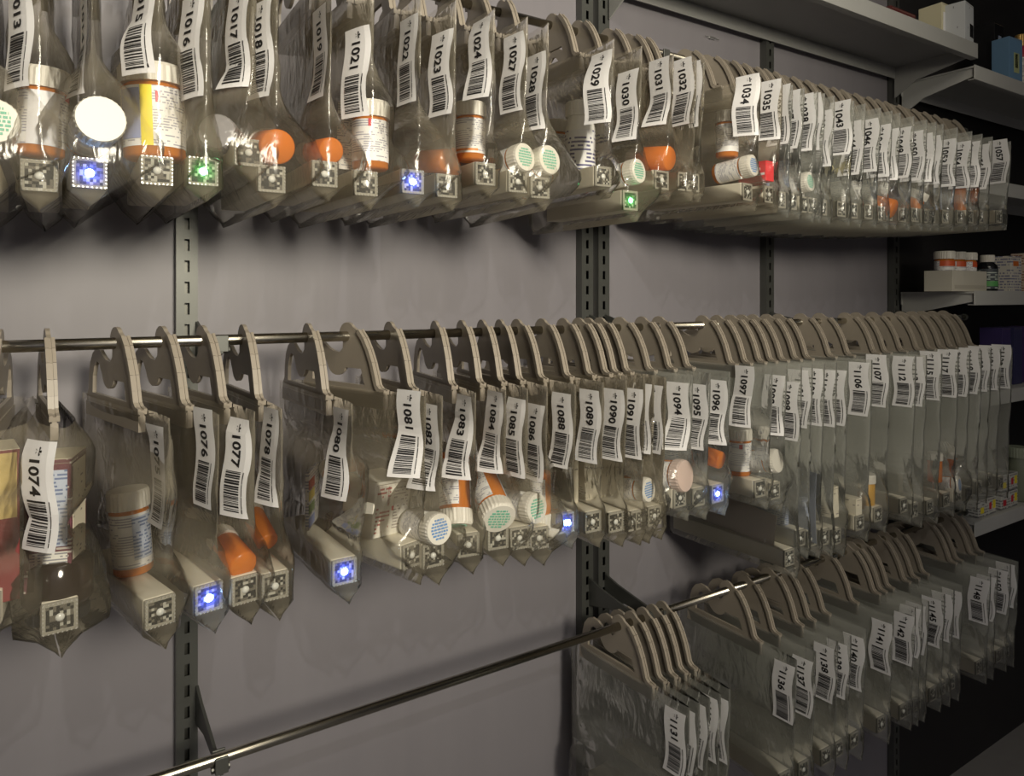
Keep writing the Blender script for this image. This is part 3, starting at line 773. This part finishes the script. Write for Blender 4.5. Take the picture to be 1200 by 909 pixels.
# SPLIT
# small unseen-lettered cartons in further bags keep them filled as in the photo
rr = random.Random(3)
for (row, num), b in list(BAGS.items()):
    if row == 0 and num in (1036, 1037, 1039, 1040, 1044, 1046, 1047, 1049, 1050, 1052, 1053, 1054, 1056) or row == 1 and num in (1089, 1090, 1091, 1095, 1101, 1104, 1112, 1115, 1119):
        a = b['d']-.035-rr.random()*.05
        x, y = b['X']+a*math.sin(b['yaw']), YR-a*math.cos(b['yaw'])
        hh = rr.uniform(.035, .06)
        n_i = [t[0] for t in (T if row == 0 else T2)].index(num); N_ = len(T if row == 0 else T2)
        LAST[0] = (row, num)
        carton(Vector((x, y, b['z0']+b['zl']+SW+hh/2)), (.016, rr.uniform(.035, .06), hh), (0, 0, math.degrees(b['yaw'])), rr.choice([P_CREAM, P_WHITE, P_BLUE]),
               'small pale carton hazy inside the %s bag, %s from last' % (RAILN[row].split()[0], ORD[min(19, N_-1-n_i)]) if N_-1-n_i < 20 else 'small pale carton hazy inside the bag tagged %d' % num, group='cartons hazy inside the bags')

def finish_bags():
    for (row, num), b in BAGS.items():
        pc = b['pc']; inv = (Matrix.Translation((b['X'], YR, b['z0'])) @ Matrix.Rotation(b['yaw'], 4, 'Z')).inverted()
        for root, mat in b['items']:
            pts = []
            objs = [root] if root.type == 'MESH' else list(root.children)
            for o in objs: pts += [inv @ mat @ v.co for v in o.data.vertices]
            if not pts: continue
            z0, z1 = min(p.z for p in pts), max(p.z for p in pts)
            n = 5
            for k in range(n):
                a, c = z0+(z1-z0)*k/n, z0+(z1-z0)*(k+1)/n
                q = [p for p in pts if a-.004 <= p.z <= c+.004]
                if not q: continue
                rl = rr_ = 0
                for p in q:
                    dd = max(.004, p.y+pc.front(p.z)); e = max(.004, pc.yb-p.y)
                    sh = (min(1, dd/.046)**.62)*(min(1, e/.05)**.6)
                    sh = max(sh, .45)
                    rl = max(rl, -p.x/sh); rr_ = max(rr_, p.x/sh)
                pc.req.append((a, c, min(rl+.0042, .055), min(rr_+.0042, .055)))
        ob('pouch', pc.mesh(b['film']), b['root'])
        ob('number_tag', tag_mesh(pc, num, b['zt'], b['seed'], w=b['w'], slip=b['slip']), b['root'])
finish_bags()

# ------------------------------------------------------------ rails, uprights, brackets
def upright(x, label, half=.012):
    mb = MB(); y1, y0 = YW-.001, YW-.016; z = -1.15
    mb.box((x-half, y0, -1.2), (x-half+.0022, y1, .75)); mb.box((x+half-.0022, y0, -1.2), (x+half, y1, .75))
    mb.box((x-half+.0022, y0, -1.2), (x-.0028, y0+.0015, .75)); mb.box((x+.0028, y0, -1.2), (x+half-.0022, y0+.0015, .75))
    while z < .74:
        mb.box((x-.0028, y0+.0001, z), (x+.0028, y0+.0014, z+.0115)); z += .0254
    mb.box((x-half+.0022, y1-.004, -1.2), (x+half-.0022, y1-.003, .75), 1)
    o = ob('shelf_upright', mb.mesh('shelf_upright', [M_STEEL, M_DARKSTEEL])); return tag(o, label, 'upright')
UX = [.147, .761, .797, 1.235, 1.705]
for x, l in zip(UX, ('slotted steel upright behind the bags, standing alone beside tag 1016', 'narrow bright-edged steel upright, first of the close pair', 'slotted steel upright, second of the close pair', 'slotted steel upright beyond the close pair, among crowded hangers', 'slotted steel upright where the side shelves begin')):
    upright(x, l)
def rail(x0, x1, z, label):
    root = empty('hanging_rail', (x0, YR, z))
    mb = MB(); mb.tube((0, 0, 0), (x1-x0, 0, 0), .0058, 20); ob('rod', mb.mesh('rod', M_CHROME, False), root)
    for p in root.children[0].data.polygons: p.use_smooth = len(p.vertices) == 4
    mb = MB(); mb.tube((x1-x0-.004, 0, 0), (x1-x0+.002, 0, 0), .0075, 20); ob('end_cap', mb.mesh('end_cap', M_STEEL), root)
    return tag(root, label, 'rail', 'hanging rails')
NMZ = ['top', 'middle', 'lowest']
for i, z in enumerate(ROD):
    rail(-.45, .772, z, 'steel rod, %s rail of the nearer wall section' % NMZ[i])
    rail(.787, 1.74, z, 'steel rod, %s rail of the farther wall section' % NMZ[i])
def bracket(x, z, label):
    root = empty('rail_bracket', (x, YW-.016, z))
    L = YW-.016-YR
    mb = MB(); mb.prism([(0, -.030), (0, .016), (-.03, .008), (-L+.006, -.0075), (-L-.008, -.0075), (-L-.008, -.014), (-L+.01, -.018), (-.05, -.018)], -.0018, .0018)
    ob('arm', bevelled(mb.mesh('arm', M_STEEL), .0005), root)
    mb = MB(); mb.box((-.0065, -L-.009, -.012), (.0065, -L+.009, -.0062)); mb.box((-.0065, -L-.0095, -.012), (.0065, -L-.0068, .005)); mb.box((-.0065, -L+.0068, -.012), (.0065, -L+.0095, .005))
    ob('saddle', bevelled(mb.mesh('saddle', M_STEEL), .0006), root)
    mb = MB(); mb.tube((-.009, -L, -.010), (.009, -L, -.010), .004, 12); ob('screw', mb.mesh('screw', M_DARKSTEEL), root)
    return tag(root, label, 'bracket', 'rail brackets')
for i, z in enumerate(ROD):
    for x, w in ((.158, 'by the lone upright'), (.766, 'on the first of the paired uprights'), (.800, 'on the second of the paired uprights'), (1.235, 'by the upright among crowded hangers'), (1.700, 'by the side shelves')):
        bracket(x, z, 'steel bracket holding the %s rail, %s' % (NMZ[i], w))

# ------------------------------------------------------------ walls, shelves
def wall_mat():
    m, nt, N, L = new_mat('wall laminate')
    p = N.new('ShaderNodeBsdfPrincipled'); tc = N.new('ShaderNodeTexCoord')
    mp = N.new('ShaderNodeMapping'); mp.inputs['Scale'].default_value = (26, 26, .8); L.new(tc.outputs['Object'], mp.inputs[0])
    n = N.new('ShaderNodeTexNoise'); n.inputs['Scale'].default_value = 1; n.inputs['Detail'].default_value = 3; L.new(mp.outputs[0], n.inputs['Vector'])
    mx = N.new('ShaderNodeMix'); mx.data_type = 'RGBA'; mx.inputs['A'].default_value = (.212, .200, .222, 1); mx.inputs['B'].default_value = (.245, .232, .252, 1)
    L.new(n.outputs['Fac'], mx.inputs['Factor']); L.new(mx.outputs['Result'], p.inputs['Base Color'])
    p.inputs['Roughness'].default_value = .46
    b = N.new('ShaderNodeBump'); b.inputs['Strength'].default_value = .12; b.inputs['Distance'].default_value = .004
    L.new(n.outputs['Fac'], b.inputs['Height']); L.new(b.outputs['Normal'], p.inputs['Normal'])
    out(nt, p.outputs[0]); return m
WM = wall_mat()
def struct(name, a, b, m):
    mb = MB(); mb.box(a, b); o = ob(name, mb.mesh(name, m)); o['kind'] = 'structure'; return o
struct('wall_back', (-1.4, YW, -1.25), (UX[4]-.013, YW+.03, 1.4), WM)
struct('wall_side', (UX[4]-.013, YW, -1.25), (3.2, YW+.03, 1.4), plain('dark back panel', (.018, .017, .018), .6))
struct('wall_far', (3.2, -2.6, -1.25), (3.23, YW+.03, 1.4), plain('far wall', (.05, .05, .05), .8))
struct('wall_front', (-1.4, -2.63, -1.25), (3.2, -2.6, 1.4), plain('opposite wall paint', (.50, .48, .45), .8))
struct('wall_left', (-1.43, -2.6, -1.25), (-1.4, YW+.03, 1.4), plain('end wall paint', (.22, .22, .25), .8))
struct('floor', (-1.4, -2.6, -1.3), (3.23, YW+.03, -1.25), plain('vinyl floor', (.30, .29, .28), .4, vary=.1))
struct('ceiling', (-1.4, -2.6, 1.4), (3.23, YW+.03, 1.43), plain('ceiling tile', (.55, .54, .52), .9, bump=.3))

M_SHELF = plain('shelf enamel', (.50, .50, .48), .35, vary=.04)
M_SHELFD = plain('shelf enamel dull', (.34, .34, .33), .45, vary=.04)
def shelf(x0, x1, zt, yf, label, m=M_SHELF, lip=.030):
    root = empty('steel_shelf', (x0, YW-.02, zt))
    w = x1-x0; d = YW-.02-yf
    mb = MB(); mb.box((0, -d, -.004), (w, 0, 0)); ob('deck', mb.mesh('deck', m), root)
    mb = MB(); mb.box((0, -d-.003, -lip), (w, -d, .002)); mb.box((0, -d, -lip), (w, -d+.012, -lip+.002)); ob('front_lip', bevelled(mb.mesh('front_lip', m), .0008), root)
    mb = MB(); mb.box((.001, -.002, -lip), (w, .0, -.004)); ob('rear_lip', mb.mesh('rear_lip', m), root)
    for x in (.006, w-.006):
        mb = MB(); mb.prism([(0, -.075), (0, -.004), (-d+.003, -.004), (-d+.003, -.022), (-.05, -.045)], x-.0015, x+.0015); ob('side_bracket', mb.mesh('side_bracket', m), root)
    return tag(root, label, 'shelf', 'steel shelves')
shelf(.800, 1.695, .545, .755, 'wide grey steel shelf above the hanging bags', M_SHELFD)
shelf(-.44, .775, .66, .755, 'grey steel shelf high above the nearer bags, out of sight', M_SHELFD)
for z, l in ((.508, 'high, jutting beside the end of the wide shelf'), (.262, 'second from the top, behind the tag ends'), (.012, 'third down, carrying the vial tray'), (-.215, 'fourth down, half hidden by the tags'), (-.497, 'low, carrying small cartons')):
    shelf(1.715, 2.55, z, .77, 'narrow grey side shelf, ' + l)

# light glint bar under the wide shelf where it meets the wall
# goods on the shelves
def at(px, py, Y, half=0):
    x = X_at(px, Y); return Vector((x, Y, Z_at(py, x, Y)))
def on_shelf(px, Y, ztop, h): return Vector((X_at(px, Y), Y, ztop+h/2+.0005))
GS = 'goods on the side shelves'
carton(on_shelf(1118, .80, .545, .095), (.055, .06, .095), (0, 0, 8), printed('pale carton', (.50, .52, .54), (.12, .12, .14), rows=110, cover=.35), 'pale grey carton standing at the end of the wide shelf', patches=(('f', .55, .95, .25, .55, M_BLACK),), group=GS)
carton(on_shelf(1098, .83, .545, .10), (.06, .05, .10), (0, 0, 0), plain('yellow white carton', (.62, .58, .40), .5), 'yellowish carton behind the pale grey carton', patches=(('f', .1, .5, .3, .8, M_TAG),), group=GS)
carton(on_shelf(1045, .86, .545, .07), (.10, .05, .07), (0, 0, 0), plain('maroon long box', (.10, .02, .02), .5), 'long dark maroon box lying on the wide shelf', group=GS)
carton(on_shelf(1158, .86, .508, .17), (.05, .05, .17), (0, 0, 0), M_BLACK, 'tall black box on the highest side shelf', patches=(('f', .4, .7, .7, .82, P_BLUE),), group=GS)
carton(on_shelf(1180, .815, .508, .12), (.06, .04, .12), (0, 0, -4), plain('sky blue carton', (.16, .30, .48), .45), 'light blue carton with a picture panel on the highest side shelf', patches=(('f', .35, .75, .3, .7, plain('panel green', (.45, .50, .25), .5)), ('f', .45, .65, .4, .68, M_BLACK)), group=GS)
bottle(on_shelf(1196, .83, .508, .16), .018, .16, (0, 0, 0), plain('crimson bottle', (.45, .02, .06), .4), plain('gold cap', (.55, .35, .12), .35, .6), 'slim crimson bottle with gold cap behind the light blue carton', labm=P_WHITE, group=GS)
bottle(on_shelf(1182, .87, .508, .17), .014, .17, (0, 0, 0), plain('brown bottle', (.12, .05, .02), .3), plain('gold cap', (.55, .35, .12), .35, .6), 'slim brown bottle with gold cap beside the crimson one', group=GS)
# hang card at (1165,150)
carton(on_shelf(1160, .84, .262, .085), (.09, .012, .085), (0, 0, 0), plain('grey blister card', (.38, .38, .36), .4), 'pale blister card with red spots behind the far tags', patches=(('f', .15, .45, .35, .6, M_RED), ('f', .5, .7, .55, .75, M_RED)), group=GS, name='blister_card', cat='card')
bottle(on_shelf(1146, .80, .262, .07), .018, .07, (0, 0, 0), plain('red jar', (.50, .03, .03), .3), M_CAP, 'small red jar beside the blister card', group=GS)
carton(on_shelf(1192, .80, .262-.247, .10) + Vector((0, 0, .13)), (.05, .03, .06), (0, 0, 0), plain('green carton', (.12, .30, .12), .5), 'green carton hidden behind the far tags', group=GS) if False else None
# vial tray at (1087-1143, 285-335)
z3 = .012
tray = empty('vial_tray', on_shelf(1120, .815, z3, 0))
mb = MB(); w2 = .078
mb.box((-w2, -.030, 0), (w2, -.027, .046)); mb.box((-w2, .027, 0), (w2, .030, .046)); mb.box((-w2, -.027, 0), (-w2+.003, .027, .046)); mb.box((w2-.003, -.027, 0), (w2, .027, .046)); mb.box((-w2+.003, -.027, 0), (w2-.003, .027, .003))
ob('tray_body', bevelled(mb.mesh('tray_body', plain('tray card', (.55, .52, .44), .6)), .0006), tray); 
mb = MB(); mb.box((-w2*.9, -.0306, .006), (w2*.9, -.0298, .014)); ob('tray_edge', mb.mesh('tray_edge', plain('tray edge', (.45, .42, .35), .6)), tray)
tag(tray, 'open cream card tray holding three vials on the side shelf', 'tray')
tp = tray.location
for k, w_ in enumerate(('nearest the upright', 'in the middle', 'beside the dark bottle')):
    vial('vials in the card tray', (.0195, .085), Vector((tp.x-.050+.050*k, tp.y, tp.z+.0465)), (0, 0, 30*k), label='orange and white vial in the card tray, ' + w_, patches=((180, 340, .78, 1, plain('vial red band', (.62, .10, .03), .5)),))
bottle(on_shelf(1157, .80, z3, .085), .021, .085, (0, 0, 0), M_BLACK, M_CAP, 'dark bottle with white cap beside the vial tray', labm=printed('dark bottle label', (.06, .07, .08), (.5, .55, .5), rows=200, accent=(.10, .35, .10), a_lo=-.03, a_hi=-.018), group=GS)
carton(on_shelf(1180, .80, z3, .085), (.055, .04, .085), (0, 0, 0), printed('orange spot carton', (.66, .63, .56), (.2, .2, .3), rows=150), 'white carton with orange band, beside the dark bottle', patches=(('f', .2, .7, .72, .86, plain('orange band', (.62, .16, .03), .5)),), group=GS)
carton(on_shelf(1200, .80, z3, .095), (.045, .04, .095), (0, 0, 0), printed('orange top carton', (.62, .52, .42), (.3, .15, .1), rows=150), 'second white carton with orange top at the shelf end', patches=(('f', .05, .95, .8, .97, plain('orange band', (.62, .16, .03), .5)),), group=GS)
# fourth shelf: purple/blue boxes
for k, (px, c, d_) in enumerate(((1166, (.05, .035, .13), 'deep purple'), (1180, (.04, .04, .11), 'navy blue'), (1196, (.07, .04, .15), 'violet'))):
    carton(on_shelf(px, .83, -.215, .14), (.045, .05, .14), (0, 0, 0), plain('carton %s' % d_, c, .4), '%s carton behind the last tags of the middle rail' % d_, group=GS)
# low shelf: jars and cartons with yellow and red
bottle(on_shelf(1193, .80, -.497, .13), .024, .13, (0, 0, 0), plain('olive glass jar', (.20, .22, .16), .15), plain('sage cap', (.30, .33, .25), .4), 'olive glass jar standing on the low side shelf', neck=.85, group=GS)
for k, (px, dz, lb) in enumerate(((1172, 0, 'lower one of the stack'), (1172, .041, 'upper one of the stack'), (1146, 0, 'beside the stack'))):
    p = on_shelf(px, .80, -.497+dz, .040)
    carton(p, (.085, .04, .038), (0, 0, 0), printed('white flat carton', (.56, .56, .52), (.2, .2, .2), rows=160), 'flat white carton with yellow and red marks, ' + lb, patches=(('f', .12, .3, .2, .55, M_YEL if k else M_RED), ('f', .6, .72, .3, .7, M_RED), ('f', .8, .95, .3, .8, M_YEL)), group=GS)

# chrome bar added for the light streak on the wall above the top rail
streak_bar = empty('wall_streak_bar', (0, 0, 0))
q = at(833, 45, YW-.001)
mb = MB(); mb.box((q.x-.020, YW-.004, q.z-.0012), (q.x+.020, YW, q.z+.0012)); mb.box((q.x-.008, YW-.006, q.z-.002), (q.x+.008, YW-.003, q.z+.002))
bpy.data.objects.remove(streak_bar)
tag(ob('wall_streak_bar', bevelled(mb.mesh('wall_streak_bar', plain('bright chrome', (.9, .9, .9), .25, .9)), .0004)), 'thin chrome bar added as a light streak on the wall above the hangers', 'streak_bar')

# ------------------------------------------------------------ lights
def area(name, loc, target, sx, sy, power, col):
    l = bpy.data.lights.new(name, 'AREA'); l.shape = 'RECTANGLE'; l.size = sx; l.size_y = sy; l.energy = power; l.color = col
    o = bpy.data.objects.new(name, l); C.objects.link(o); o.location = loc
    o.rotation_euler = (Vector(target)-Vector(loc)).to_track_quat('-Z', 'Y').to_euler(); return o
def spot(name, loc, target, power, col, ang, r, blend=1):
    l = bpy.data.lights.new(name, 'SPOT'); l.energy = power; l.color = col; l.spot_size = math.radians(ang); l.spot_blend = blend; l.shadow_soft_size = r
    o = bpy.data.objects.new(name, l); C.objects.link(o); o.location = loc
    o.rotation_euler = (Vector(target)-Vector(loc)).to_track_quat('-Z', 'Y').to_euler(); return o
spot('front_key_spot', (.26, -1.15, .44), (.36, .8, .36), 172, (1, .92, .74), 78, .22)  # unseen frontal key light, cone shaped so low and far rails fall darker
spot('added_glint_spot', (.35, -.95, 1.0), (.45, .8, .10), 16, (1, .97, .90), 90, .012)  # tiny unseen light added for sharp sparkles on the bag film
area('ceiling_lamp_aisle', (.30, -.55, 1.25), (.45, .8, .10), 1.2, .7, 9, (1, .90, .70))
area('ceiling_lamp_rear', (-.2, -1.5, 1.36), (.2, -2.6, .2), 1.6, .6, 34, (.92, .90, 1.0))
w = bpy.data.worlds.new('world'); S.world = w; w.use_nodes = True
w.node_tree.nodes['Background'].inputs[0].default_value = (.66, .62, .60, 1); w.node_tree.nodes['Background'].inputs[1].default_value = .16
